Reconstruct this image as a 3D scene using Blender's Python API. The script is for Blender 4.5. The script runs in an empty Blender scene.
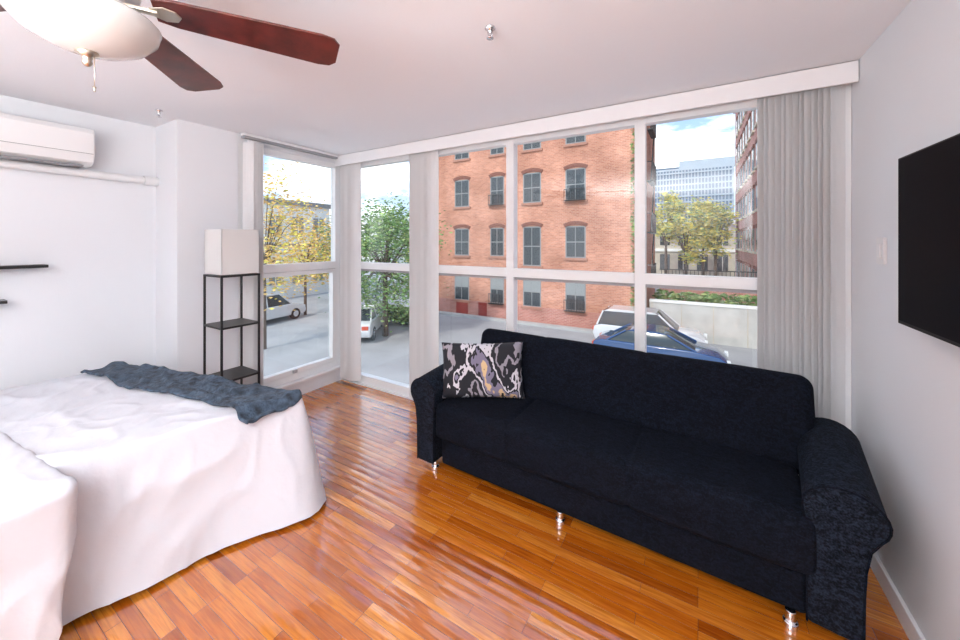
import bpy, bmesh, math, random
from mathutils import Vector, Matrix, noise
from mathutils.bvhtree import BVHTree
random.seed(4)
S = bpy.context.scene
COL = S.collection
try:
    S.view_settings.view_transform = 'Standard'
    S.view_settings.look = 'None'
except Exception: pass

# ---------------------------------------------------------------- materials
def mat(name, col, rough=0.6, metal=0.0, bump=0.0, bscale=40.0, var=0.0, vscale=8.0, coat=0.0, emit=0.0, sheen=0.0, spec=0.5):
    m = bpy.data.materials.new(name); m.use_nodes = True
    nt = m.node_tree; b = nt.nodes['Principled BSDF']
    b.inputs['Base Color'].default_value = (*col, 1)
    b.inputs['Roughness'].default_value = rough
    b.inputs['Metallic'].default_value = metal
    b.inputs['Coat Weight'].default_value = coat
    b.inputs['Sheen Weight'].default_value = sheen
    b.inputs['Specular IOR Level'].default_value = spec
    if emit:
        b.inputs['Emission Color'].default_value = (*col, 1); b.inputs['Emission Strength'].default_value = emit
    tc = nt.nodes.new('ShaderNodeTexCoord')
    if var:
        n = nt.nodes.new('ShaderNodeTexNoise'); n.inputs['Scale'].default_value = vscale; n.inputs['Detail'].default_value = 5
        nt.links.new(tc.outputs['Object'], n.inputs['Vector'])
        r = nt.nodes.new('ShaderNodeValToRGB')
        r.color_ramp.elements[0].position = .3; r.color_ramp.elements[1].position = .7
        r.color_ramp.elements[0].color = (*[max(0, c*(1-var)) for c in col], 1)
        r.color_ramp.elements[1].color = (*[min(1, c*(1+var)) for c in col], 1)
        nt.links.new(n.outputs['Fac'], r.inputs['Fac']); nt.links.new(r.outputs['Color'], b.inputs['Base Color'])
    if bump:
        n = nt.nodes.new('ShaderNodeTexNoise'); n.inputs['Scale'].default_value = bscale; n.inputs['Detail'].default_value = 4
        nt.links.new(tc.outputs['Object'], n.inputs['Vector'])
        bp = nt.nodes.new('ShaderNodeBump'); bp.inputs['Strength'].default_value = bump; bp.inputs['Distance'].default_value = .01
        nt.links.new(n.outputs['Fac'], bp.inputs['Height']); nt.links.new(bp.outputs['Normal'], b.inputs['Normal'])
    return m

M_wall = mat('wall_paint', (.79,.805,.83), .5, bump=.05, bscale=120)
M_ceil = mat('ceiling_paint', (.87,.88,.91), .7, bump=.05, bscale=90)
M_trim = mat('white_trim', (.84,.84,.85), .4)
M_frame = mat('window_aluminium', (.84,.85,.85), .35)
M_rail = mat('grey_rail', (.35,.35,.36), .4)
M_blind = mat('blind_vinyl', (.72,.72,.72), .5, bump=.05, bscale=60)
M_black = mat('black_metal', (.012,.012,.013), .4)
M_blackwood = mat('black_wood', (.012,.011,.011), .35, bump=.05)
M_shade = mat('lamp_shade_fabric', (.70,.69,.67), .9, bump=.1, bscale=300)
M_white = mat('white_plastic', (.80,.80,.80), .35)
M_grey = mat('grey_plastic', (.25,.25,.26), .5)
M_chrome = mat('chrome', (.7,.7,.72), .15, metal=1)
M_nickel = mat('brushed_nickel', (.62,.56,.46), .3, metal=1)
M_screen = mat('tv_screen', (.001,.0015,.004), .45, spec=.03)
M_tvcase = mat('tv_casing', (.006,.006,.007), .5, spec=.2)
M_sheet = mat('white_cotton', (.69,.71,.765), .85, bump=.4, bscale=14, sheen=.05)
M_throw = mat('blue_grey_knit', (.052,.080,.118), .95, bump=1.0, bscale=60, var=.75, vscale=24, sheen=.05)
def weave(name,c,v):
    m=mat(name,c,.9,spec=.12); nt=m.node_tree; N=nt.nodes; L=nt.links; b=N['Principled BSDF']
    tc=N.new('ShaderNodeTexCoord')
    n=N.new('ShaderNodeTexNoise'); n.inputs['Scale'].default_value=150; n.inputs['Detail'].default_value=4; L.new(tc.outputs['Object'],n.inputs['Vector'])
    n3=N.new('ShaderNodeTexNoise'); n3.inputs['Scale'].default_value=38; n3.inputs['Detail'].default_value=6; n3.inputs['Distortion'].default_value=1
    mp=N.new('ShaderNodeMapping'); mp.inputs['Scale'].default_value=(1,1.6,1.6); L.new(tc.outputs['Object'],mp.inputs['Vector']); L.new(mp.outputs[0],n3.inputs['Vector'])
    a=N.new('ShaderNodeMath'); a.operation='ADD'; L.new(n.outputs['Fac'],a.inputs[0]); L.new(n3.outputs['Fac'],a.inputs[1])
    r=N.new('ShaderNodeValToRGB'); r.color_ramp.elements[0].position=.43; r.color_ramp.elements[1].position=.62
    h=N.new('ShaderNodeMath'); h.operation='MULTIPLY'; h.inputs[1].default_value=.5; L.new(a.outputs[0],h.inputs[0]); L.new(h.outputs[0],r.inputs['Fac'])
    r.color_ramp.elements[0].color=(*[x*(1-v) for x in c],1); r.color_ramp.elements[1].color=(*[x*(1+2.2*v) for x in c],1)
    L.new(r.outputs['Color'],b.inputs['Base Color'])
    bp=N.new('ShaderNodeBump'); bp.inputs['Strength'].default_value=.7; bp.inputs['Distance'].default_value=.004
    L.new(a.outputs[0],bp.inputs['Height']); L.new(bp.outputs['Normal'],b.inputs['Normal']); return m
M_sofa = weave('navy_black_sofa_fabric', (.0040,.0055,.0105), .5)
M_sofa2 = weave('dark_sofa_arm_fabric', (.008,.011,.018), .65)
M_bedwood = mat('bed_wood', (.05,.03,.02), .5, var=.3)
M_bowl = mat('frosted_glass_bowl', (.72,.71,.68), .25, coat=.5)

def floor_mat():
    m = bpy.data.materials.new('oak_strip_floor'); m.use_nodes = True
    nt = m.node_tree; N = nt.nodes; L = nt.links; b = N['Principled BSDF']
    tc = N.new('ShaderNodeTexCoord')
    br = N.new('ShaderNodeTexBrick')
    br.offset = .37; br.offset_frequency = 3
    RH=.053
    br.inputs['Scale'].default_value = 1; br.inputs['Brick Width'].default_value = .60; br.inputs['Row Height'].default_value = RH
    br.inputs['Mortar Size'].default_value = .0008; br.inputs['Mortar Smooth'].default_value = .3
    br.inputs['Color1'].default_value = (0,0,0,1); br.inputs['Color2'].default_value = (1,1,1,1); br.inputs['Mortar'].default_value = (.5,.5,.5,1)
    L.new(tc.outputs['Object'], br.inputs['Vector'])
    ramp = N.new('ShaderNodeValToRGB'); cr = ramp.color_ramp
    cr.elements[0].position = 0; cr.elements[0].color = (.36,.078,.004,1)
    cr.elements[1].position = 1; cr.elements[1].color = (.78,.30,.040,1)
    e = cr.elements.new(.35); e.color = (.56,.150,.008,1)
    e = cr.elements.new(.7); e.color = (.66,.205,.015,1)
    L.new(br.outputs['Color'], ramp.inputs['Fac'])
    mp = N.new('ShaderNodeMapping'); mp.inputs['Scale'].default_value = (2.5, 45, 1)
    L.new(tc.outputs['Object'], mp.inputs['Vector'])
    g = N.new('ShaderNodeTexNoise'); g.inputs['Scale'].default_value = 2.2; g.inputs['Detail'].default_value = 6; g.inputs['Distortion'].default_value = .6
    L.new(mp.outputs['Vector'], g.inputs['Vector'])
    gr = N.new('ShaderNodeValToRGB'); gr.color_ramp.elements[0].position=.35; gr.color_ramp.elements[1].position=.62
    gr.color_ramp.elements[0].color=(.64,.48,.34,1); gr.color_ramp.elements[1].color=(1,1,1,1)
    L.new(g.outputs['Fac'], gr.inputs['Fac'])
    mx = N.new('ShaderNodeMix'); mx.data_type='RGBA'; mx.blend_type='MULTIPLY'; mx.inputs[0].default_value=.85
    L.new(ramp.outputs['Color'], mx.inputs[6]); L.new(gr.outputs['Color'], mx.inputs[7])
    mo = N.new('ShaderNodeMix'); mo.data_type='RGBA'
    L.new(br.outputs['Fac'], mo.inputs[0]); L.new(mx.outputs[2], mo.inputs[6]); mo.inputs[7].default_value=(.12,.035,.008,1)
    L.new(mo.outputs[2], b.inputs['Base Color'])
    b.inputs['Roughness'].default_value = .20
    b.inputs['Specular IOR Level'].default_value = .7
    b.inputs['Coat Weight'].default_value = 1.0; b.inputs['Coat Roughness'].default_value = .08; b.inputs['Coat IOR'].default_value = 1.8
    sx = N.new('ShaderNodeSeparateXYZ'); L.new(tc.outputs['Object'], sx.inputs[0])
    mu = N.new('ShaderNodeMath'); mu.operation='MULTIPLY'; mu.inputs[1].default_value = 2*math.pi/RH; L.new(sx.outputs[1], mu.inputs[0])
    co = N.new('ShaderNodeMath'); co.operation='COSINE'; L.new(mu.outputs[0], co.inputs[0])
    n2 = N.new('ShaderNodeTexNoise'); n2.inputs['Scale'].default_value = 3.2; n2.inputs['Detail'].default_value = 2
    L.new(tc.outputs['Object'], n2.inputs['Vector'])
    a1 = N.new('ShaderNodeMath'); a1.operation='MULTIPLY_ADD'; L.new(co.outputs[0], a1.inputs[0]); a1.inputs[1].default_value=-.11
    a2 = N.new('ShaderNodeMath'); a2.operation='MULTIPLY'; L.new(n2.outputs['Fac'], a2.inputs[0]); a2.inputs[1].default_value=2.8
    L.new(a2.outputs[0], a1.inputs[2])
    a3 = N.new('ShaderNodeMath'); a3.operation='MULTIPLY_ADD'; L.new(br.outputs['Fac'], a3.inputs[0]); a3.inputs[1].default_value=-.25; L.new(a1.outputs[0], a3.inputs[2])
    bp = N.new('ShaderNodeBump'); bp.inputs['Strength'].default_value=.6; bp.inputs['Distance'].default_value=.006
    L.new(a3.outputs[0], bp.inputs['Height']); L.new(bp.outputs['Normal'], b.inputs['Normal']); L.new(bp.outputs['Normal'], b.inputs['Coat Normal'])
    return m
M_floor = floor_mat()

def brick_mat(name, c1, c2, mortar, w=.24, h=.085, dirt=.25):
    m = bpy.data.materials.new(name); m.use_nodes = True
    nt = m.node_tree; N = nt.nodes; L = nt.links; b = N['Principled BSDF']; b.inputs['Roughness'].default_value=.9
    tc = N.new('ShaderNodeTexCoord'); s = N.new('ShaderNodeSeparateXYZ'); L.new(tc.outputs['Object'], s.inputs[0])
    ad = N.new('ShaderNodeMath'); ad.operation='ADD'; L.new(s.outputs[0], ad.inputs[0]); L.new(s.outputs[1], ad.inputs[1])
    c = N.new('ShaderNodeCombineXYZ'); L.new(ad.outputs[0], c.inputs[0]); L.new(s.outputs[2], c.inputs[1])
    br = N.new('ShaderNodeTexBrick'); br.inputs['Scale'].default_value=1; br.inputs['Brick Width'].default_value=w; br.inputs['Row Height'].default_value=h
    br.inputs['Mortar Size'].default_value=.010
    br.inputs['Color1'].default_value=(*c1,1); br.inputs['Color2'].default_value=(*c2,1); br.inputs['Mortar'].default_value=(*mortar,1)
    L.new(c.outputs[0], br.inputs['Vector'])
    n = N.new('ShaderNodeTexNoise'); n.inputs['Scale'].default_value=.5; n.inputs['Detail'].default_value=8; L.new(c.outputs[0], n.inputs['Vector'])
    r = N.new('ShaderNodeValToRGB'); r.color_ramp.elements[0].position=.35; r.color_ramp.elements[1].position=.65
    r.color_ramp.elements[0].color=(1-dirt,1-dirt*1.15,1-dirt*1.25,1); r.color_ramp.elements[1].color=(1,1,1,1); L.new(n.outputs['Fac'], r.inputs['Fac'])
    mx = N.new('ShaderNodeMix'); mx.data_type='RGBA'; mx.blend_type='MULTIPLY'; mx.inputs[0].default_value=1
    L.new(br.outputs['Color'], mx.inputs[6]); L.new(r.outputs['Color'], mx.inputs[7]); L.new(mx.outputs[2], b.inputs['Base Color'])
    return m
M_brick = brick_mat('salmon_brick', (.74,.34,.22), (.54,.21,.13), (.70,.43,.33), dirt=.32)
M_brick2 = brick_mat('red_brick', (.60,.25,.20), (.48,.19,.15), (.65,.42,.36))
M_conc = mat('concrete_wall', (.56,.55,.52), .9, var=.12, vscale=1.5)
M_asph = mat('asphalt', (.38,.38,.39), .9, var=.12, vscale=.6, bump=.2)
M_side = mat('sidewalk', (.48,.47,.46), .9, var=.1, vscale=1)
M_stone = mat('tan_stone', (.55,.49,.40), .9, var=.2, vscale=1)
M_cream = mat('cream_stucco', (.85,.84,.81), .9, var=.06, vscale=1)
M_bwin = mat('dark_window_glass', (.05,.062,.07), .15)
M_bwin2 = mat('curtained_glass', (.28,.30,.30), .3)
M_bfr = mat('building_window_frame', (.26,.27,.27), .6)
M_lint = mat('brownstone_lintel', (.22,.085,.06), .9)
M_sill = mat('brownstone_sill', (.42,.20,.14), .9)
M_iron = mat('black_iron', (.02,.02,.022), .5)
M_garage = mat('red_garage', (.30,.04,.03), .6)
M_tower = mat('tower_concrete', (.36,.41,.46), .6)
M_towerg = mat('tower_glass', (.07,.12,.18), .25)
M_bark = mat('bark', (.11,.08,.06), .95, bump=.6, bscale=10)
M_tire = mat('tyre', (.015,.015,.015), .9)
M_light = mat('lamp_lens', (.6,.1,.05), .3)
def leafmat(name, c, v=.45):
    return mat(name, c, .8, var=v, vscale=1.4)
M_leafG = leafmat('green_leaves', (.15,.27,.08)); M_leafG2 = leafmat('light_green_leaves', (.30,.40,.13))
M_leafY = leafmat('yellow_leaves', (.74,.62,.12)); M_leafO = leafmat('orange_leaves', (.92,.50,.18))
M_fore = mat('mahogany_blade', (.095,.016,.012), .3, var=.5, vscale=14, coat=.3)

def glass_mat():
    m = bpy.data.materials.new('window_glass'); m.use_nodes=True
    nt=m.node_tree; N=nt.nodes; L=nt.links; N.clear()
    o=N.new('ShaderNodeOutputMaterial'); t=N.new('ShaderNodeBsdfTransparent'); g=N.new('ShaderNodeBsdfGlossy'); g.inputs['Roughness'].default_value=.01
    t.inputs['Color'].default_value=(.97,.985,.98,1)
    mx=N.new('ShaderNodeMixShader'); mx.inputs[0].default_value=.035
    L.new(t.outputs[0],mx.inputs[1]); L.new(g.outputs[0],mx.inputs[2]); L.new(mx.outputs[0],o.inputs[0]); return m
M_glass = glass_mat()

def pillow_mat():
    m = bpy.data.materials.new('abstract_print_fabric'); m.use_nodes=True
    nt=m.node_tree; N=nt.nodes; L=nt.links; b=N['Principled BSDF']; b.inputs['Roughness'].default_value=.8
    tc=N.new('ShaderNodeTexCoord'); n=N.new('ShaderNodeTexNoise'); n.inputs['Scale'].default_value=3.6; n.inputs['Detail'].default_value=4; n.inputs['Distortion'].default_value=.25
    mp=N.new('ShaderNodeMapping'); mp.inputs['Scale'].default_value=(1.6,1,.8); mp.inputs['Rotation'].default_value=(0,.6,0); mp.inputs['Location'].default_value=(.9,.4,.2); L.new(tc.outputs['Object'],mp.inputs['Vector'])
    L.new(mp.outputs[0], n.inputs['Vector'])
    r=N.new('ShaderNodeValToRGB'); cr=r.color_ramp; cr.interpolation='CONSTANT'
    cols=[(0,(.010,.010,.016)),(.34,(.30,.28,.32)),(.385,(.010,.010,.016)),(.46,(.60,.58,.62)),(.495,(.010,.010,.016)),(.52,(.20,.18,.26)),(.56,(.62,.44,.24)),(.59,(.010,.010,.016)),(.62,(.42,.40,.52)),(.67,(.010,.010,.016))]
    cr.elements[0].color=(*cols[0][1],1); cr.elements[1].position=cols[1][0]; cr.elements[1].color=(*cols[1][1],1)
    for p,c in cols[2:]:
        e=cr.elements.new(p); e.color=(*c,1)
    L.new(n.outputs['Fac'], r.inputs['Fac']); L.new(r.outputs['Color'], b.inputs['Base Color']); return m
M_pillow = pillow_mat()

# ---------------------------------------------------------------- mesh builder
class MB:
    def __init__(s): s.v=[]; s.f=[]; s.m=[]; s.mats=[]
    def mi(s,m):
        if m not in s.mats: s.mats.append(m)
        return s.mats.index(m)
    def add(s, vs, fs, m, M=None):
        o=len(s.v); k=s.mi(m)
        for v in vs:
            v=Vector(v)
            if M is not None: v=M@v
            s.v.append(tuple(v))
        for f in fs: s.f.append(tuple(i+o for i in f)); s.m.append(k)
    def box(s,x0,x1,y0,y1,z0,z1,m,M=None):
        vs=[(x0,y0,z0),(x1,y0,z0),(x1,y1,z0),(x0,y1,z0),(x0,y0,z1),(x1,y0,z1),(x1,y1,z1),(x0,y1,z1)]
        s.add(vs,[(0,3,2,1),(4,5,6,7),(0,1,5,4),(1,2,6,5),(2,3,7,6),(3,0,4,7)],m,M)
    def tube(s,p0,p1,r0,r1,m,n=12,cap=True,M=None):
        p0=Vector(p0);p1=Vector(p1);d=(p1-p0).normalized()
        a=d.orthogonal().normalized(); b=d.cross(a)
        vs=[];fs=[]
        for p,r in((p0,r0),(p1,r1)):
            for i in range(n):
                t=2*math.pi*i/n; vs.append(p+a*math.cos(t)*r+b*math.sin(t)*r)
        for i in range(n): j=(i+1)%n; fs.append((i,j,n+j,n+i))
        if cap: fs.append(tuple(range(n-1,-1,-1))); fs.append(tuple(range(n,2*n)))
        s.add(vs,fs,m,M)
    def lathe(s,prof,m,c=(0,0,0),n=32,M=None):
        vs=[];fs=[]
        for r,z in prof:
            for i in range(n):
                t=2*math.pi*i/n; vs.append((c[0]+r*math.cos(t),c[1]+r*math.sin(t),c[2]+z))
        for k in range(len(prof)-1):
            for i in range(n):
                j=(i+1)%n; fs.append((k*n+i,k*n+j,(k+1)*n+j,(k+1)*n+i))
        s.add(vs,fs,m,M)
    def prism(s,poly,y0,y1,m,M=None):
        n=len(poly); vs=[(x,y0,z) for x,z in poly]+[(x,y1,z) for x,z in poly]
        fs=[(i,(i+1)%n,n+(i+1)%n,n+i) for i in range(n)]+[tuple(range(n-1,-1,-1)),tuple(range(n,2*n))]
        s.add(vs,fs,m,M)
    def done(s,name,parent=None,bevel=0,seg=2,smooth=False,sub=0,loc=None,rot=None,ang=40):
        me=bpy.data.meshes.new(name); me.from_pydata(s.v,[],s.f)
        for m in s.mats: me.materials.append(m)
        me.polygons.foreach_set('material_index',s.m)
        bm=bmesh.new(); bm.from_mesh(me); bmesh.ops.recalc_face_normals(bm,faces=bm.faces); bm.to_mesh(me); bm.free()
        if smooth: me.polygons.foreach_set('use_smooth',[True]*len(me.polygons))
        o=bpy.data.objects.new(name,me); COL.objects.link(o)
        if bevel:
            b=o.modifiers.new('bevel','BEVEL'); b.width=bevel; b.segments=seg; b.limit_method='ANGLE'; b.angle_limit=math.radians(ang)
            b.harden_normals=False
        if parent: o.parent=parent
        if loc: o.location=loc
        if rot: o.rotation_euler=rot
        return o
def empty(name,loc=(0,0,0),rot=(0,0,0)):
    e=bpy.data.objects.new(name,None); COL.objects.link(e); e.location=loc; e.rotation_euler=rot; e.empty_display_size=.1; return e
def sbox(name,x0,x1,y0,y1,z0,z1,m,parent=None,bevel=0,seg=2,smooth=False):
    b=MB(); b.box(x0,x1,y0,y1,z0,z1,m); return b.done(name,parent,bevel,seg,smooth)

# ---------------------------------------------------------------- room
XR=.72; XL=-3.86; XW=-3.45; YW=2.75; YB=-3.6; H=2.5
sbox('floor',XL-.15,XR+.15,YB-.15,YW+.1,-.25,0,M_floor)
sbox('ceiling',XL-.15,XR+.15,YB-.15,YW+.15,H,H+.2,M_ceil)
sbox('wall_right',XR,XR+.15,YB,YW+.1,0,H,M_wall)
sbox('wall_left',XL-.15,XL,YB,1.22,0,H,M_wall)
sbox('wall_back',XL-.15,XR+.15,YB-.15,YB,0,H,M_wall)
sbox('wall_column',XL-.15,XW,1.22,1.655,0,H,M_wall)
b=MB(); b.box(XW-.12,XW,1.655,YW+.1,0,.145,M_wall); b.box(XW-.12,XW,1.655,YW+.1,2.42,H,M_wall); b.done('wall_window_left')
b=MB(); b.box(XW,XR,YW-.02,YW+.1,2.42,H,M_wall); b.box(XW,XR,YW-.02,YW+.1,0,.02,M_trim); b.done('wall_window_front')
sbox('baseboard_right',XR-.015,XR,YB,YW-.02,0,.09,M_trim,bevel=.004)
sbox('baseboard_left',XL,XL+.015,YB,1.22,0,.09,M_trim,bevel=.004)
sbox('baseboard_column',XW,XW+.015,1.22,1.655,0,.09,M_trim,bevel=.004)

# windows
w=empty('window_1',(0,0,0))
b=MB(); x0,x1=XW-.08,XW-.01
ya,yb=1.655,2.70
for y in (ya,yb-.045): b.box(x0-.004,x1+.004,y,y+.045,.17,2.42,M_frame)
y0_,y1_=ya+.045,yb-.045
b.box(x0,x1,y0_,y1_,.17,.23,M_frame); b.box(x0,x1,y0_,y1_,2.37,2.42,M_frame); b.box(x0,x1+.012,y0_,y1_,1.26,1.335,M_frame)
b.box(x0+.01,x1+.008,y0_+.036,y1_-.036,1.215,1.255,M_frame); b.box(x0+.01,x1+.008,y0_+.036,y1_-.036,.235,.28,M_frame)
for y in(y0_+.001,y1_-.036): b.box(x0+.01,x1+.010,y,y+.035,.235,1.255,M_frame)
b.box(x1+.012,x1+.035,2.15,2.19,.25,.28,M_rail)
b.box(XW-.1,XW+.05,ya,yb+.03,.145,.169,M_trim)
b.done('frame',w)
sbox('glass',XW-.05,XW-.045,ya+.04,yb-.04,.2,2.4,M_glass,w)
w=empty('window_2',(0,0,0))
b=MB(); y0,y1=YW,YW+.07
mx=[-3.41,-2.33,-1.35,-.347,.70]
for i,x in enumerate(mx):
    hw=.034 if i<4 else .018
    b.box(x-hw,x+hw,y0-.004,y1+.004,.021,2.419,M_frame)
b.box(XW-.1,-3.454,YW-.05,YW+.1,.0,2.419,M_frame)
for i in range(4):
    xa=mx[i]+.0341; xb=mx[i+1]-(.0341 if i<3 else .0181)
    b.box(xa,xb,y0,y1,.021,.10,M_frame); b.box(xa,xb,y0,y1,2.37,2.419,M_frame); b.box(xa,xb,y0-.010,y1,1.26,1.33,M_frame)
    b.box(xa,xb,y0+.012,y1-.01,1.235,1.259,M_rail)
b.done('frame',w)
sbox('glass',-3.42,.69,YW+.035,YW+.04,.05,2.4,M_glass,w)

# valance + head rails
b=MB(); b.box(XW+.005,XR-.003,2.635,2.65,2.385,2.495,M_trim); b.box(XW+.005,XR-.003,2.65,2.72,2.475,2.495,M_trim)
b.done('blind_valance',bevel=.003)
b=MB(); b.box(XW+.035,XW+.08,1.66,2.62,2.455,2.475,M_rail); b.box(XW+.03,XW+.085,1.66,2.62,2.476,2.497,M_trim)
b.done('blind_headrail',bevel=.003)
def stack(name,pts,zt=2.43,zb=.05,w=.089):
    b=MB()
    for (x,y,a) in pts:
        a=math.radians(a)
        M=Matrix.Translation((x,y,0))@Matrix.Rotation(a,4,'Z')
        n=5; vs=[]; fs=[]
        for k in range(n):
            u=(k/(n-1)-.5); xx=u*w; yy=.006*(1-4*u*u)
            vs+= [(xx,yy,zb),(xx,yy,zt),(xx,yy+.0012,zb),(xx,yy+.0012,zt)]
        for k in range(n-1):
            o=k*4; fs+=[(o,o+4,o+5,o+1),(o+2,o+3,o+7,o+6),(o+1,o+5,o+7,o+3),(o,o+2,o+6,o+4)]
        fs+=[(0,1,3,2),((n-1)*4,(n-1)*4+2,(n-1)*4+3,(n-1)*4+1)]
        b.add(vs,fs,M_blind,M)
        b.box(-.006,.006,-.004,.006,zt,zt+.02,M_white,M)
    return b.done(name,smooth=False)
stack('vertical_blind',[(.335+.0265*i,2.70,36+6*math.sin(i*2.1)) for i in range(13)])
stack('vertical_blind',[(-2.355+.022*i,2.70,44+6*math.sin(i*1.7)) for i in range(12)])
stack('vertical_blind',[(-3.36+.022*i,2.70,46+6*math.sin(i*1.3)) for i in range(10)])
stack('vertical_blind',[(XW+.058,1.71+.02*i,45+5*math.sin(i*2)) for i in range(5)],zb=.18)

# switch
b=MB(); b.box(XR-.012,XR,2.315,2.39,1.45,1.57,M_white); b.box(XR-.018,XR-.012,2.338,2.367,1.48,1.54,M_trim); b.done('light_switch',bevel=.002)

# TV
t=empty('wall_tv')
sbox('casing',.642,.668,.86,1.975,1.247,1.862,M_tvcase,t,.003)
sbox('screen',.6405,.6425,.868,1.967,1.26,1.855,M_screen,t)
b=MB(); b.box(.668,.69,1.15,1.75,1.3,1.7,M_grey); b.box(.69,XR,1.3,1.6,1.4,1.65,M_black); b.done('wall_mount',t,bevel=.004)

# AC
a=empty('air_conditioner')
prof=[(XL,2.09),(XL+.13,2.085),(XL+.185,2.11),(XL+.21,2.16),(XL+.21,2.31),(XL+.19,2.345),(XL,2.35)]
b=MB(); b.prism(prof,-.02,.82,M_white); b.done('body',a,bevel=.012,seg=3)
b=MB(); b.box(XL+.2105,XL+.213,-.01,.81,2.165,2.168,M_grey); b.box(XL+.05,XL+.17,.03,.77,2.078,2.088,M_grey)
b.done('vents',a)
b=MB(); b.tube((XL+.04,.3,2.055),(XL+.04,1.13,2.045),.028,.028,M_white,16); b.tube((XL+.04,1.13,2.045),(XL+.04,1.22,2.045),.036,.036,M_white,16); b.tube((XL+.04,.3,2.055),(XL+.04,.3,2.1),.028,.028,M_white,12)
b.done('line_cover',a,smooth=False,bevel=.004)

# shelves
sbox('wall_shelf',XL,XL+.11,-.1,.62,1.378,1.398,M_blackwood,bevel=.002)
sbox('wall_shelf',XL,XL+.11,-.5,.45,1.16,1.18,M_blackwood,bevel=.002)

# sprinklers
def sprinkler(x,y):
    b=MB(); b.lathe([(0,0),(.022,0),(.024,-.006),(.012,-.012),(.008,-.03),(.006,-.045),(.016,-.047),(.016,-.05),(0,-.05)],M_chrome,(0,0,0),16)
    b.tube((-.012,0,-.015),(-.008,0,-.045),.002,.002,M_chrome,6); b.tube((.012,0,-.015),(.008,0,-.045),.002,.002,M_chrome,6)
    b.done('fire_sprinkler',smooth=True,loc=(x,y,H))
sprinkler(-.79,1.41); sprinkler(-3.33,1.07)

# ---------------------------------------------------------------- ceiling fan
FX,FY=-1.49,.318
f=empty('ceiling_fan',(FX,FY,0))
b=MB()
b.lathe([(0,2.5),(.075,2.5),(.07,2.46),(.03,2.44),(.02,2.44),(.02,2.41),(.07,2.405),(.115,2.38),(.125,2.33),(.11,2.275),(.08,2.262),(.08,2.235),(.09,2.225),(.09,2.195),(0,2.195)],M_white,n=48)
b.done('motor_housing',f,smooth=True)
b=MB(); b.lathe([(.09,2.198),(.154,2.198),(.161,2.19),(.154,2.162),(.125,2.128),(.08,2.103),(.03,2.09),(0,2.089)],M_bowl,n=48); b.done('glass_bowl',f,smooth=True)
b=MB(); b.lathe([(0,2.09),(.024,2.09),(.026,2.085),(.012,2.076),(.009,2.066),(.012,2.059),(.006,2.05),(0,2.048)],M_nickel,n=20)
b.tube((.02,.01,2.08),(.022,.01,1.99),.0012,.0012,M_nickel,6); b.tube((.022,.01,1.99),(.022,.01,1.975),.004,.002,M_nickel,8)
b.done('finial',f,smooth=True)
for i in range(5):
    ang=math.radians(60.5+73*i)
    R=Matrix.Rotation(ang,4,'Z')@Matrix.Translation((0,0,2.255))@Matrix.Rotation(math.radians(-11),4,'X')
    L0,L1=.145,.67
    out=[(L0,-.045),(L0+.05,-.058),(L1-.06,-.082),(L1-.02,-.075),(L1,-.05),(L1,.05),(L1-.02,.075),(L1-.06,.082),(L0+.05,.058),(L0,.045)]
    n=len(out); vs=[(x,y,-.004) for x,y in out]+[(x,y,.004) for x,y in out]
    b=MB(); b.add(vs,[tuple(range(n-1,-1,-1)),tuple(range(n,2*n))]+[(k,(k+1)%n,n+(k+1)%n,n+k) for k in range(n)],M_fore,R)
    b.done('blade_%d'%(i+1),f,bevel=.002)
    b=MB(); R2=Matrix.Rotation(ang,4,'Z')@Matrix.Translation((0,0,2.247))
    b.box(.07,.155,-.012,.012,-.006,.004,M_nickel,R2)
    o2=[(.135,-.014),(.17,-.030),(.20,-.022),(.212,0),(.20,.022),(.17,.030),(.135,.014)]
    n=len(o2); vs=[(x,y,-.010) for x,y in o2]+[(x,y,-.005) for x,y in o2]
    b.add(vs,[tuple(range(n-1,-1,-1)),tuple(range(n,2*n))]+[(k,(k+1)%n,n+(k+1)%n,n+k) for k in range(n)],M_nickel,R)
    b.done('bracket_%d'%(i+1),f,bevel=.002)

# ---------------------------------------------------------------- shelf floor lamp
lx0,lx1,ly0,ly1=-3.285,-3.005,1.325,1.605
l=empty('shelf_floor_lamp')
b=MB()
for x in(lx0,lx1-.014):
    for y in(ly0,ly1-.014): b.box(x,x+.014,y,y+.014,0,1.30,M_black)
for z in(.08,.50,.90,1.285):
    b.box(lx0,lx1,ly0,ly1,z,z+.015,M_blackwood)
b.done('frame',l,bevel=.0015)
b=MB(); i=.006; z0,z1=1.305,1.645
b.box(lx0+i,lx1-i,ly0+i,ly0+i+.003,z0,z1,M_shade); b.box(lx0+i,lx1-i,ly1-i-.003,ly1-i,z0,z1,M_shade)
b.box(lx0+i,lx0+i+.003,ly0+i,ly1-i,z0,z1,M_shade); b.box(lx1-i-.003,lx1-i,ly0+i,ly1-i,z0,z1,M_shade)
b.done('shade',l)

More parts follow.
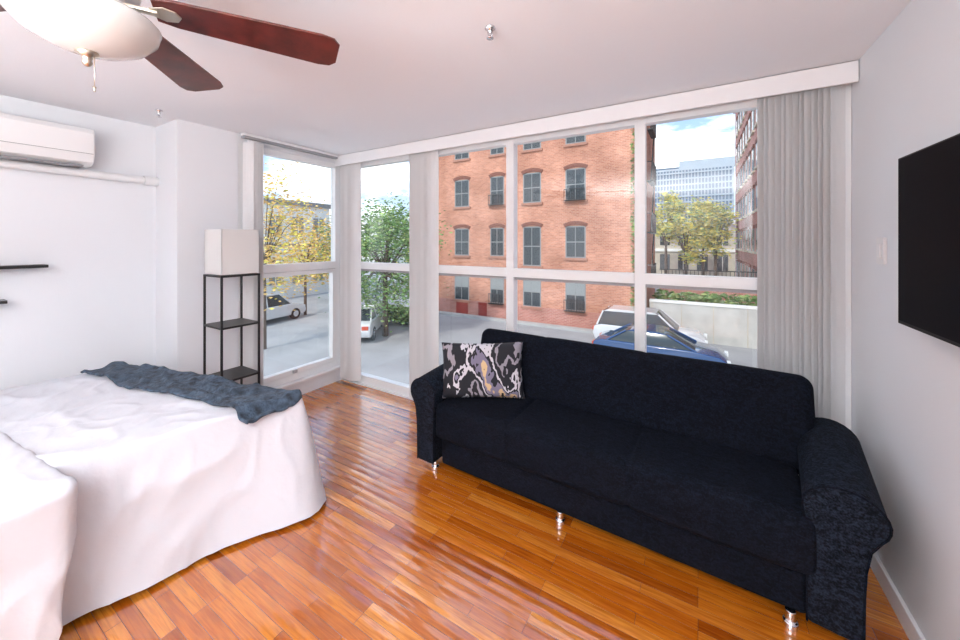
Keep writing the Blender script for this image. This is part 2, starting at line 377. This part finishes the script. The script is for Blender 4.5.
# ---------------------------------------------------------------- bed
def outline(c, r, n):
    P=[Vector(p) for p in c]; pts=[]
    for i in range(len(P)):
        a,p,q=P[i-1],P[i],P[(i+1)%len(P)]
        d1=(a-p).normalized(); d2=(q-p).normalized()
        s,e=p+d1*r,p+d2*r
        for k in range(9):
            t=k/8; pts.append((1-t)**2*s+2*t*(1-t)*p+t*t*e)
    L=[0]
    for i in range(len(pts)): L.append(L[-1]+(pts[(i+1)%len(pts)]-pts[i]).length)
    T=L[-1]; out=[]; j=0
    for k in range(n):
        d=T*k/n
        while L[j+1]<d: j+=1
        u=(d-L[j])/max(1e-9,L[j+1]-L[j]); out.append(pts[j].lerp(pts[(j+1)%len(pts)],u))
    return out,T
def rid(v):
    return (1-min(1,abs(noise.noise(v))*2.6))**2
def drape(name,corners,ztop,zbot,flare,fold,matl,parent,seed=0,puff=.03,n=560,wr=.010,cflare=None,rr=.022,cr=.05):
    pts,T=outline(corners,cr,n); c=sum(pts,Vector((0,0)))/n
    tans=[(pts[(i+1)%n]-pts[i-1]).normalized() for i in range(n)]
    nor=[Vector((t.y,-t.x)) for t in tans]
    vs=[]; fs=[]
    NT=60; ND=40
    def wrk(p,z):
        a=Vector((p.x*2.2+p.y*1.2,p.y*3.5-p.x,seed+z)); b_=Vector((p.x*5-p.y*3,p.y*6+p.x*2,seed+5+z*2))
        c_=Vector((p.x*3+p.y*4,p.y*2-p.x*3,seed+8))
        return wr*(1.1*rid(a)+.6*rid(b_)+.6*rid(c_)+.8*noise.noise(Vector((p.x*2,p.y*2,seed))))
    for k in range(NT+1):
        s=k/NT
        for i in range(n):
            p=c+(pts[i]-nor[i]*rr-c)*s
            vs.append((p.x,p.y,ztop+puff*(1-s**4)+wrk(p,0)))
    for k in range(1,ND+1):
        s=k/ND
        for i in range(n):
            d=T*i/n
            fl=flare
            if cflare:
                dd=(pts[i]-Vector(cflare[0])).length; fl+=cflare[1]*math.exp(-(dd/cflare[2])**2)
            if s<.12:
                a=s/.12*math.pi/2; off=-rr+rr*math.sin(a); z=ztop-rr*(1-math.cos(a)); u=0
            else:
                u=(s-.12)/.88; off=fl*u**.9; z=ztop-rr-(ztop-rr-zbot)*u
                w=math.sin(d*14+5*noise.noise(Vector((d*1.1,seed,u*.3))))*.5+noise.noise(Vector((d*5.0,u*.8,seed)))*.9
                off+=fold*w*u**.7
                off+=.013*rid(Vector((d*3.2+u*1.0,u*1.6-d*.8,seed+9)))*min(1,u*4)+.008*rid(Vector((d*7,u*2+d*2,seed+2)))*min(1,u*4)
                if zbot<.1: z+=.012*noise.noise(Vector((d*4,0,seed+3)))*u
            p=pts[i]+nor[i]*off
            vs.append((p.x,p.y,max(z+wrk(p,0)*(1-u),.004)))
    K=NT+ND
    for k in range(K):
        for i in range(n):
            j=(i+1)%n; fs.append((k*n+i,k*n+j,(k+1)*n+j,(k+1)*n+i))
    b=MB(); b.add(vs,fs,matl)
    o=b.done(name,parent,smooth=True)
    bm=bmesh.new(); bm.from_mesh(o.data); bmesh.ops.remove_doubles(bm,verts=bm.verts,dist=1e-5); bmesh.ops.recalc_face_normals(bm,faces=bm.faces)
    cz=max(bm.faces,key=lambda f:f.calc_center_median().z)
    if cz.normal.z<0: bmesh.ops.reverse_faces(bm,faces=bm.faces)
    bvh=BVHTree.FromBMesh(bm); bm.to_mesh(o.data); bm.free()
    return o,bvh
bed=empty('bed')
b=MB(); b.box(-3.62,-2.78,-.95,.85,.25,.6,M_sheet); b.done('mattress',bed,bevel=.05,seg=3)
b=MB(); b.box(-3.66,-2.74,-1.0,.88,.12,.25,M_bedwood)
for x in(-3.6,-2.85):
    for y in(-.9,.75): b.box(x,x+.07,y,y+.07,0,.13,M_bedwood)
b.done('bed_frame',bed,bevel=.005)
duvet,bv=drape('duvet',[(-2.60,-1.0),(-1.975,1.315),(-3.64,.95),(-3.68,-1.0)],.645,.02,.05,.014,M_sheet,bed,1.3,puff=.004,cflare=((-2.0,1.31),.08,.22))
fold,bv2=drape('duvet_fold',[(-2.0,-1.0),(-1.94,.41),(-3.62,.25),(-3.70,-1.0)],.660,.02,-.07,.012,M_sheet,bed,7.7,puff=.004,n=480,rr=.03,cr=.08)
# throw blanket
A=[Vector((-3.60,.72)),Vector((-1.98,1.00))]; B=[Vector((-3.58,.965)),Vector((-1.98,1.30))]
NU,NV=140,26; vs=[];fs=[]
for i in range(NU+1):
    for j in range(NV+1):
        u=i/NU; v=j/NV
        p=A[0].lerp(A[1],u).lerp(B[0].lerp(B[1],u),v)
        p.y+= .018*math.sin(u*9+1)*(1 if v<.5 else .6)
        p.x+= .02*noise.noise(Vector((p.y*6,0,1)))*(1 if u>.5 else 0)
        hit=bv.ray_cast(Vector((p.x,p.y,3)),Vector((0,0,-1)))
        z=hit[0].z if hit[0] else .58
        z=max(z,.595)
        z+=.012+.020*rid(Vector((p.x*3,p.y*9,2)))+.008*noise.noise(Vector((p.x*14,p.y*20,4)))
        vs.append((p.x,p.y,z))
for i in range(NU):
    for j in range(NV):
        a=i*(NV+1)+j; fs.append((a,a+NV+1,a+NV+2,a+1))
b=MB(); b.add(vs,fs,M_throw); th=b.done('throw_blanket',bed,smooth=True)
sm=th.modifiers.new('s','SMOOTH'); sm.iterations=2
so=th.modifiers.new('sol','SOLIDIFY'); so.thickness=.014; so.offset=0

# ---------------------------------------------------------------- sofa
SC=Vector((-.55,2.2,0)); SR=math.radians(-2.0)
sofa=empty('sofa_bed')
def loft(name,prof,x0,x1,seams,m,M=None,nx=150,endr=.05,dip=.010,puff=.006,seed=0):
    n=len(prof); cy=sum(p[0] for p in prof)/n; cz=sum(p[1] for p in prof)/n
    P=[Vector((y-cy,z-cz)) for y,z in prof]
    N_=[]
    for i in range(n):
        t=(P[(i+1)%n]-P[i-1]).normalized(); N_.append(Vector((t.y,-t.x)))
    s0=1 if sum(N_[i].dot(P[i]) for i in range(n))>0 else -1
    xs=[]
    for k in range(13): xs.append(x0+endr*(1-math.cos(k/12*math.pi/2)))
    xs+= [x0+endr+(x1-x0-2*endr)*k/nx for k in range(1,nx)]
    for k in range(13): xs.append(x1-endr*(1-math.sin(k/12*math.pi/2)))
    vs=[]
    edges=[x0]+list(seams)+[x1]
    for x in xs:
        d=min(x-x0,x1-x); ins=0
        if d<endr: ins=endr-math.sqrt(max(0,endr**2-(endr-d)**2))
        sd=sum(math.exp(-((x-q)/.012)**2) for q in seams)
        for a_,b_ in zip(edges,edges[1:]):
            if a_<=x<=b_: u=(x-a_)/(b_-a_); pf=puff*(4*u*(1-u))**.5
        for i in range(n):
            q=P[i]-s0*N_[i]*(ins+dip*sd-pf-.004*noise.noise(Vector((x*3,P[i].x*4,P[i].y*4+seed))))
            vs.append((x,q.x+cy,q.y+cz))
    fs=[]
    for k in range(len(xs)-1):
        for i in range(n):
            j=(i+1)%n; fs.append((k*n+i,k*n+j,(k+1)*n+j,(k+1)*n+i))
    fs.append(tuple(range(n-1,-1,-1))); fs.append(tuple((len(xs)-1)*n+i for i in range(n)))
    b=MB(); b.add(vs,fs,m,M); return b.done(name,sofa,smooth=True)
def rrect(y0,y1,z0,z1,r,k=8,sub=6):
    out=[]
    for cx_,cz_,a0 in((y1-r,z0+r,-90),(y1-r,z1-r,0),(y0+r,z1-r,90),(y0+r,z0+r,180)):
        for q in range(k+1):
            a=math.radians(a0+90*q/k); out.append((cx_+r*math.cos(a),cz_+r*math.sin(a)))
    res=[]
    for i in range(len(out)):
        a,b_=Vector(out[i]),Vector(out[(i+1)%len(out)]); res.append(tuple(a))
        if (b_-a).length>.08:
            for q in range(1,sub): res.append(tuple(a.lerp(b_,q/sub)))
    return res
sbox('base',-1.46,.40,1.91,2.48,.06,.30,M_sofa,sofa,bevel=.02,seg=3)
loft('seat',rrect(1.86,2.38,.245,.475,.05),-1.475,.42,(-.945,-.275),M_sofa,endr=.03,dip=.010,puff=.008)
Mb=Matrix.Translation((0,2.33,.42))@Matrix.Rotation(math.radians(-16),4,'X')
loft('backrest',rrect(-.055,.10,0,.462,.06),-1.465,.505,(-.945,-.275),M_sofa,M=Mb,endr=.06,dip=.003,puff=.006,seed=4)
sbox('back_support',-1.46,.44,2.40,2.54,.10,.60,M_sofa,sofa,bevel=.03,seg=3)
def armprof(w):
    p=[(0,.065),(0,.30),(-.005,.44),(-.012,.50)]
    cx,rx=w*.5,w*.5+.014
    cz,rz=.525,.095
    for k in range(0,17):
        a=math.pi-(math.pi*1.2)*k/16
        p.append((cx+rx*math.cos(a),cz+rz*math.sin(a)))
    p+=[(w*.83,.42),(w*.77,.34),(w*.75,.25),(w*.74,.065)]
    return p
for nm,mir,wd_,ys in(('arm_right',False,.21,1.885),('arm_left',True,.185,1.86)):
    pr=[((-x) if mir else x, z) for x,z in armprof(wd_)]
    b=MB(); NS=16
    n=len(pr); vs=[]
    for k in range(NS+1):
        yy=(2.48-ys)*k/NS
        for x,z in pr:
            rise=.05*(k/NS)*max(0,(z-.3)/.3)
            vs.append((x,yy,z+rise))
    fs=[(k*n+i,k*n+(i+1)%n,(k+1)*n+(i+1)%n,(k+1)*n+i) for k in range(NS) for i in range(n)]+[tuple(range(n-1,-1,-1)),tuple(NS*n+i for i in range(n))]
    T_=Matrix.Translation((-1.492 if mir else .392,ys,0))@Matrix.Rotation(math.radians(0 if mir else -6),4,'Z')
    b.add(vs,fs,M_sofa2,T_)
    b.done(nm,sofa,bevel=.014,seg=3,ang=50,smooth=True)
    cu=bpy.data.curves.new('piping','CURVE'); cu.dimensions='3D'; cu.bevel_depth=.004
    sp=cu.splines.new('POLY'); sp.points.add(len(pr)-1)
    for k,(x,z) in enumerate(pr):
        q=T_@Vector((x,.006,z)); sp.points[k].co=(*q,1)
    cu.materials.append(M_sofa); o=bpy.data.objects.new('piping',cu); COL.objects.link(o); o.parent=sofa
for i,(x,y) in enumerate([(-1.52,1.925),(-.63,1.925),(.345,1.91),(-1.52,2.42),(-.55,2.42),(.42,2.42)]):
    b=MB(); b.lathe([(0,.067),(.018,.067),(.018,.03),(.026,.022),(.026,0),(0,0)],M_chrome,(x,y,0),20); b.done('leg_%d'%(i+1),sofa,smooth=False,bevel=.003)
Rz=Matrix.Rotation(SR,3,'Z'); sofa.rotation_euler=(0,0,SR); sofa.location=SC+Vector((-.014,.03,0))-Rz@SC
# pillow
def pillow(name,w,h,d,loc,rot,m):
    n=28; vs=[];fs=[]
    for sgn in(1,-1):
        for i in range(n+1):
            for j in range(n+1):
                u=i/n*2-1; v=j/n*2-1
                k=(max(0,(1-u**4)*(1-v**4)))**.5
                pinch=1-.06*(1-abs(v)**2)*abs(u)**3; pin2=1-.06*(1-abs(u)**2)*abs(v)**3
                vs.append((u*w/2*pinch, sgn*d/2*k+ .010*noise.noise(Vector((u*2.5,v*2.5,sgn*4)))*k, v*h/2*pin2))
    for s in(0,1):
        o=s*(n+1)**2
        for i in range(n):
            for j in range(n):
                a=o+i*(n+1)+j; fs.append((a,a+n+1,a+n+2,a+1))
    b=MB(); b.add(vs,fs,m); o=b.done(name,None,smooth=True,loc=loc,rot=rot)
    bm=bmesh.new(); bm.from_mesh(o.data); bmesh.ops.remove_doubles(bm,verts=bm.verts,dist=1e-4); bmesh.ops.recalc_face_normals(bm,faces=bm.faces); bm.to_mesh(o.data); bm.free()
    return o
pillow('throw_pillow',.58,.375,.12,(-1.29,2.19,.660),(math.radians(-16),math.radians(-1.5),math.radians(27)),M_pillow)

# ---------------------------------------------------------------- exterior
GZ=-3.2
sbox('street',-160,160,3.2,260,GZ-.2,GZ,M_asph)
b=MB(); b.box(-28,3,3.4,6.2,GZ,GZ+.12,M_side); b.done('sidewalk')
b=MB(); b.box(-14.9,-2.3,18.95+.3,19.7,GZ,GZ+.12,M_side); b.done('sidewalk')
def bwin(b,xc,zc,w,h,y,kind=0,guard=False):
    b.box(xc-w/2-.0,xc+w/2,y-.01,y+.12,zc-h/2,zc+h/2,M_bfr)
    b.box(xc-w/2+.07,xc+w/2-.07,y-.02,y,zc+.03,zc+h/2-.07,M_bwin2 if kind else M_bwin)
    b.box(xc-w/2+.07,xc+w/2-.07,y-.02,y,zc-h/2+.07,zc-.03,M_bwin)
    b.box(xc-.02,xc+.02,y-.03,y,zc-h/2+.07,zc+h/2-.07,M_bfr)
    b.box(xc-w/2-.1,xc+w/2+.1,y-.1,y+.05,zc-h/2-.13,zc-h/2,M_sill)
    n=8; pl=[]
    for k in range(n+1):
        u=k/n*2-1; pl.append((xc+u*(w/2+.12),zc+h/2+.16*(1-u*u)+.12))
    for k in range(n,-1,-1):
        u=k/n*2-1; pl.append((xc+u*(w/2+.02),zc+h/2+.14*(1-u*u)-.06))
    for k in range(n):
        q=[pl[k],pl[k+1],pl[2*n-k],pl[2*n+1-k]]
        b.prism(q,y-.06,y+.02,M_lint)
    if guard:
        for k in range(9):
            xx=xc-w/2+k*w/8; b.box(xx-.012,xx+.012,y-.28,y-.25,zc-h/2,zc-h/2+.6,M_iron)
        b.box(xc-w/2,xc+w/2,y-.29,y-.24,zc-h/2+.58,zc-h/2+.62,M_iron); b.box(xc-w/2,xc+w/2,y-.29,y,zc-h/2-.02,zc-h/2+.02,M_iron)
ap_=empty('brick_apartment_building')
BY=19.8
b=MB(); b.box(-15.5,-2.2,BY,BY+4.2,GZ,12.5,M_brick); b.box(-15.7,-2.0,BY-.3,BY+4.2,12.5,13,M_sill)
b.box(-15.5,-2.2,BY-.05,BY,GZ,GZ+1.0,M_brick2)
b.done('walls',ap_)
b=MB()
for ci,x in enumerate([-13.2,-10.6,-8.3,-5.75]):
    for ri,z in enumerate([-1.35,1.55,4.7,7.8,10.9]):
        bwin(b,x,z-(.25 if (ci==2 and ri==1) else 0),1.12 if ci!=1 else .95,1.75 if not(ci==2 and ri==1) else 2.3,BY,kind=(ci*3+ri*2)%3==0,guard=(ci in(1,3) and ri in(0,1,2)) and (ci+ri)%2==1 or (ci==1 and ri==2))
b.box(-13.6,-12.7,BY-.08,BY,GZ,GZ+.95,M_garage); b.box(-11.9,-11.3,BY-.08,BY,GZ,GZ+.95,M_garage)
b.done('windows',ap_)
b=MB()
for k in range(6):
    z=-.6+k*2.6
    b.box(-2.2,-1.95,BY+.3,BY+2.2,z,z+.06,M_iron)
    for q in range(8): b.box(-1.97,-1.95,BY+.3+q*.26,BY+.33+q*.26,z,z+1,M_iron)
    b.box(-1.98,-1.94,BY+.3,BY+2.2,z+.98,z+1.02,M_iron); b.box(-2.2,-1.95,BY+.3,BY+.33,z+.98,z+1.02,M_iron)
    if k<5: b.tube((-2.05,BY+.5,z),(-2.05,BY+2.0,z+2.6),.04,.04,M_iron,6)
b.done('fire_escape',ap_)

rb=empty('brick_row_building')
b=MB(); b.box(3.6,16,13,50,GZ,16,M_brick2); b.box(3.4,16,13,50,16,16.6,M_sill); b.done('walls',rb)
b=MB()
for i in range(16):
    y=14.4+i*2.2
    for z in(-1.3,1.7,4.7,7.7,10.7,13.7):
        b.box(3.56,3.62,y-.5,y+.5,z-.85,z+.85,M_bfr); b.box(3.54,3.57,y-.43,y+.43,z-.78,z-.03,M_bwin); b.box(3.54,3.57,y-.43,y+.43,z+.03,z+.78,M_bwin2 if (i+int(z))%3==0 else M_bwin)
        b.box(3.5,3.6,y-.6,y+.6,z+.85,z+1.1,M_lint); b.box(3.45,3.6,y-.6,y+.6,z-1.0,z-.85,M_stone)
b.done('windows',rb)

b=MB(); b.box(-2.1,3.5,20.2,20.5,GZ,-1.45,M_conc); b.box(-2.1,3.5,20.15,20.55,-1.45,-1.35,M_cream)
for k in range(5): b.box(-2.0+k*1.3,-1.97+k*1.3,20.17,20.2,GZ,-1.45,M_stone)
b.done('concrete_wall')
b=MB(); b.box(-2.0,3.4,24.4,24.7,GZ,-.75,M_brick2)
for k in range(28): b.box(-1.9+k*.19,-1.87+k*.19,24.5,24.53,-.75,-.1,M_iron)
b.box(-2,3.4,24.5,24.53,-.12,-.06,M_iron)
b.done('courtyard_wall')
b=MB(); b.box(-8,3.3,46,49,GZ,3.4,M_stone); b.box(-8.2,3.3,45.7,49,3.4,3.9,M_cream); b.box(-8,3.3,45.8,46,.5,.8,M_cream)
for k in range(6):
    x=-6.8+k*1.8; b.box(x-.5,x+.5,45.9,46.02,1.2,2.9,M_bwin); b.box(x-.5,x+.5,45.9,46.02,-1.6,.2,M_bwin); b.box(x-.03,x+.03,45.86,46,-1.6,2.9,M_cream)
b.done('stone_viaduct')
b=MB(); b.box(-16,10.5,150,165,GZ,28,M_tower); b.box(-6,11,152,165,28,31,M_tower); b.box(-16,-6,152,165,28,29,M_towerg)
for k in range(26):
    x=-15.8+k*1.0; b.box(x,x+.62,149.7,150,GZ,27.3,M_towerg)
for k in range(14): b.box(-16,10.5,149.6,150,GZ+2+k*2.1,GZ+2.5+k*2.1,M_tower)
b.done('high_rise_tower')
cb=empty('cream_building')
b=MB(); b.box(-44,-30,8,22.4,GZ,4.7,M_cream); b.box(-44,-29.8,7.8,22.6,4.7,5.1,M_bfr); b.box(-44,-29.9,8,22.5,1.2,1.4,M_bfr); b.done('walls',cb)
b=MB()
for k in range(7):
    y=9.2+k*2
    for z in(-1.2,2.9): b.box(-30,-29.93,y-.5,y+.5,z-.8,z+.8,M_bwin2); b.box(-29.95,-29.9,y-.04,y+.04,z-.8,z+.8,M_cream)
b.done('windows',cb)
b=MB(); b.box(-75,-46,45,60,GZ,6,M_cream)
for k in range(10):
    for z in(0,3): b.box(-73+k*2.8,-71.6+k*2.8,44.9,45,z,z+1.5,M_bwin)
b.done('distant_building')

def tree(name,base,height,cr,crz,mats,n,leaf=.16,blobs=14,seed=0,trunk=.16,sparse=1.0):
    rnd=random.Random(seed); b=MB(); bx,by,bz=0,0,0
    top=Vector((bx,by,bz+height*.45)); b.tube((0,0,0),top,trunk,trunk*.7,M_bark,8)
    cz=bz+height-crz; cs=[]
    for k in range(blobs):
        a=rnd.uniform(0,6.283); r=cr*rnd.uniform(.15,.85)**.8; zz=cz+crz*rnd.uniform(-.85,.8)
        rr=r*math.sqrt(max(.1,1-((zz-cz)/crz)**2))
        c=Vector((bx+rr*math.cos(a),by+rr*math.sin(a),zz)); cs.append(c)
        mid=top.lerp(c,.5)+Vector((0,0,.15*crz)); b.tube(top,mid,trunk*.4,trunk*.22,M_bark,6,False); b.tube(mid,c,trunk*.22,trunk*.06,M_bark,5,False)
    per=n//blobs
    for c in cs:
        br=cr*.42*sparse
        for q in range(per):
            d=Vector((rnd.gauss(0,1),rnd.gauss(0,1),rnd.gauss(0,.8)))*br*.55
            p=c+d; s=leaf*rnd.uniform(.6,1.3)
            e=Matrix.Translation(p)@Matrix.Rotation(rnd.uniform(0,6.28),4,'Z')@Matrix.Rotation(rnd.uniform(0,3.14),4,'X')
            b.add([(-s,0,0),(0,-s*.5,0),(s,0,0),(0,s*.5,0)],[(0,1,2,3)],rnd.choice(mats),e)
    return b.done(name,loc=base)
tree('street_tree',(-13.6,13.4,GZ),6.9,2.5,2.8,[M_leafG,M_leafG,M_leafG2],11000,.09,32,seed=2)
tree('maple_tree',(-16.5,9.0,GZ),8.2,2.0,2.9,[M_leafO,M_leafY,M_leafO],2600,.09,20,seed=5,sparse=1.1,trunk=.08)
tree('maple_tree',(-22,14.6,GZ),6.4,2.6,2.2,[M_leafO,M_leafO,M_leafY],2600,.11,18,seed=8,sparse=1.1,trunk=.10)
tree('street_tree',(-25.5,19.5,GZ),6.6,2.6,2.4,[M_leafG,M_leafG2,M_leafO],3600,.13,18,seed=11,trunk=.12)
for k,(x,y,h) in enumerate([(-2.6,38.5,9.4),(.4,39,8.8),(-.9,36.5,7.6),(1.3,38,8.0)]):
    tree('autumn_tree',(x,y,GZ),h,1.6,2.3,[M_leafY,M_leafY,M_leafG2],3000,.16,18,seed=20+k)
tree('street_tree',(-22,34,GZ),7.4,3.4,3.0,[M_leafG,M_leafG2],3000,.22,18,seed=40)
tree('street_tree',(-29,36,GZ),7.4,3.4,3.0,[M_leafG,M_leafY],3000,.22,18,seed=41)
def foliage(name,x0,x1,y0,y1,z0,z1,mats,n,leaf,seed):
    rnd=random.Random(seed); b=MB()
    for q in range(n):
        p=Vector((rnd.uniform(x0,x1),rnd.uniform(y0,y1),rnd.uniform(z0,z1))); s=leaf*rnd.uniform(.6,1.4)
        e=Matrix.Translation(p)@Matrix.Rotation(rnd.uniform(0,6.28),4,'Z')@Matrix.Rotation(rnd.uniform(0,3.14),4,'X')
        b.add([(-s,0,0),(0,-s*.5,0),(s,0,0),(0,s*.5,0)],[(0,1,2,3)],rnd.choice(mats),e)
    b.done(name)
foliage('climbing_ivy',-2.9,-2.3,BY-.14,BY-.03,-2.5,7.5,[M_leafG,M_leafG2],900,.10,3)
foliage('hedge',-2,3.3,21.2,22.6,GZ+.1,-1.1,[M_leafG,M_leafG2,M_leafG],2600,.16,4)
foliage('hedge',-17.5,-13,15.4,16.2,GZ+.1,-2.2,[M_leafG,M_leafG2],1800,.12,6)

# cars
def car(loc,yaw,col,suv=False,name='parked_car'):
    e=empty(name,loc,(0,0,yaw)); paint=mat('car_paint',col,.25,coat=1)
    h=1.68 if suv else 1.45
    lo=[(-2.2,.35),(-2.28,.6),(-2.22,.9),(-1.9,1.0),(1.1,.98),(1.9,.88),(2.2,.7),(2.25,.45),(2.15,.28),(-2.1,.28)]
    b=MB(); b.prism(lo,-.88,.88,paint); b.done('body',e,bevel=.07,seg=3,smooth=True,ang=25)
    if suv: up=[(-2.1,.97),(-1.85,h-.08),(-1.6,h),(.2,h),(.45,h-.05),(1.2,.95)]
    else: up=[(-1.75,.97),(-1.05,h-.05),(-.8,h),(.05,h),(.35,h-.05),(1.25,.95)]
    b=MB(); n=len(up); vs=[]
    for s in(-1,1):
        for x,z in up: vs.append((x,s*(.80-.16*(z-.95)/(h-.95)),z))
    b.add(vs,[(i,(i+1)%n,n+(i+1)%n,n+i) for i in range(n)]+[tuple(range(n-1,-1,-1)),tuple(range(n,2*n))],M_bwin)
    b.done('greenhouse',e,bevel=.03,ang=20,smooth=True)
    b=MB(); r=[p for p in up if p[1]>h-.09]
    b.prism([(r[0][0],r[0][1]-.02),(r[1][0],h+.015),(r[2][0],h+.015),(r[-1][0],r[-1][1]-.01)],-.66,.66,paint)
    for s in(-1,1):
        for i,(a_,c_) in enumerate([(up[0],up[1]),(up[-1],up[-2])]):
            b.tube((a_[0],s*.80,a_[1]),(c_[0],s*.67,c_[1]),.045,.04,paint,6)
        b.tube((-.45,s*.80,.97),(-.45,s*.66,h),.04,.035,paint,6)
    b.done('roof',e,bevel=.01)
    b=MB()
    for x in(-1.42,1.42):
        for s in(-1,1):
            b.tube((x,s*.70,.33),(x,s*.90,.33),.33,.33,M_tire,20); b.tube((x,s*.89,.33),(x,s*.915,.33),.2,.19,M_chrome,12)
    b.done('wheels',e)
    b=MB(); b.box(-2.29,-2.2,-.8,-.5,.68,.85,M_light); b.box(-2.29,-2.2,.5,.8,.68,.85,M_light); b.box(2.1,2.24,-.8,-.5,.6,.74,M_white); b.box(2.1,2.24,.5,.8,.6,.74,M_white); b.done('lights',e)
car((-1.9,18.0,GZ),0,(.70,.70,.72),True)
car((-1.3,15.4,GZ),0,(.02,.06,.17))
car((5.2,9.5,GZ),math.pi/2,(.75,.75,.77))
car((-15.0,13.2,GZ),math.radians(125),(.75,.75,.75))
car((-22,12.0,GZ),math.radians(100),(.70,.71,.73),True)

# ---------------------------------------------------------------- world + lights
wd=bpy.data.worlds.new('sky'); S.world=wd; wd.use_nodes=True
nt=wd.node_tree; N=nt.nodes; L=nt.links; bg=N['Background']
tc=N.new('ShaderNodeTexCoord'); mp=N.new('ShaderNodeMapping'); mp.inputs['Scale'].default_value=(1,1,2.6); mp.inputs['Location'].default_value=(.8,.35,.2)
L.new(tc.outputs['Generated'],mp.inputs['Vector'])
n=N.new('ShaderNodeTexNoise'); n.inputs['Scale'].default_value=5.0; n.inputs['Detail'].default_value=8; n.inputs['Roughness'].default_value=.55; L.new(mp.outputs[0],n.inputs['Vector'])
r=N.new('ShaderNodeValToRGB'); r.color_ramp.elements[0].position=.47; r.color_ramp.elements[1].position=.60; L.new(n.outputs['Fac'],r.inputs['Fac'])
sp=N.new('ShaderNodeSeparateXYZ'); L.new(tc.outputs['Generated'],sp.inputs[0])
hr=N.new('ShaderNodeValToRGB'); hr.color_ramp.elements[0].color=(.38,.46,.55,1); hr.color_ramp.elements[1].position=.45; hr.color_ramp.elements[1].color=(.12,.25,.48,1)
L.new(sp.outputs[2],hr.inputs['Fac'])
mx_=N.new('ShaderNodeMix'); mx_.data_type='RGBA'; L.new(r.outputs['Color'],mx_.inputs[0]); L.new(hr.outputs['Color'],mx_.inputs[6]); mx_.inputs[7].default_value=(.9,.91,.93,1)
L.new(mx_.outputs[2],bg.inputs['Color']); bg.inputs['Strength'].default_value=2.7

def light(name,typ,loc,rot,energy,col=(1,1,1),**k):
    d=bpy.data.lights.new(name,typ); d.energy=energy; d.color=col
    for a_,v in k.items(): setattr(d,a_,v)
    o=bpy.data.objects.new(name,d); COL.objects.link(o); o.location=loc; o.rotation_euler=rot; return o
sd=Vector((.06,.75,-.70))
q=sd.to_track_quat('-Z','Y').to_euler()
light('sun','SUN',(5,-10,20),q,2.8,(1,.95,.88),angle=.05)
light('added_bounce_fill','AREA',(-.5,-1.6,1.60),(math.pi,0,0),245,(.98,.985,1.0),shape='RECTANGLE',size=2.2,size_y=1.8)  # unseen fill added behind the camera, aimed up to brighten the room off the ceiling
for nm,loc,rot,sx_,sy_ in(('window_portal_front',(-1.37,2.9,1.2),(math.radians(-90),0,0),4.1,2.4),('window_portal_left',(-3.6,2.2,1.3),(0,math.radians(-90),0),2.3,1.1)):
    o=light(nm,'AREA',loc,rot,1,shape='RECTANGLE',size=sx_,size_y=sy_); o.data.cycles.is_portal=True

cam=bpy.data.cameras.new('camera'); co=bpy.data.objects.new('camera',cam); COL.objects.link(co)
co.location=(0,0,1.55); co.rotation_euler=(math.radians(90),0,math.radians(30.85))
cam.sensor_width=36; cam.lens=36*365/960; cam.shift_y=-78/960; cam.clip_start=.02; cam.clip_end=600
S.camera=co
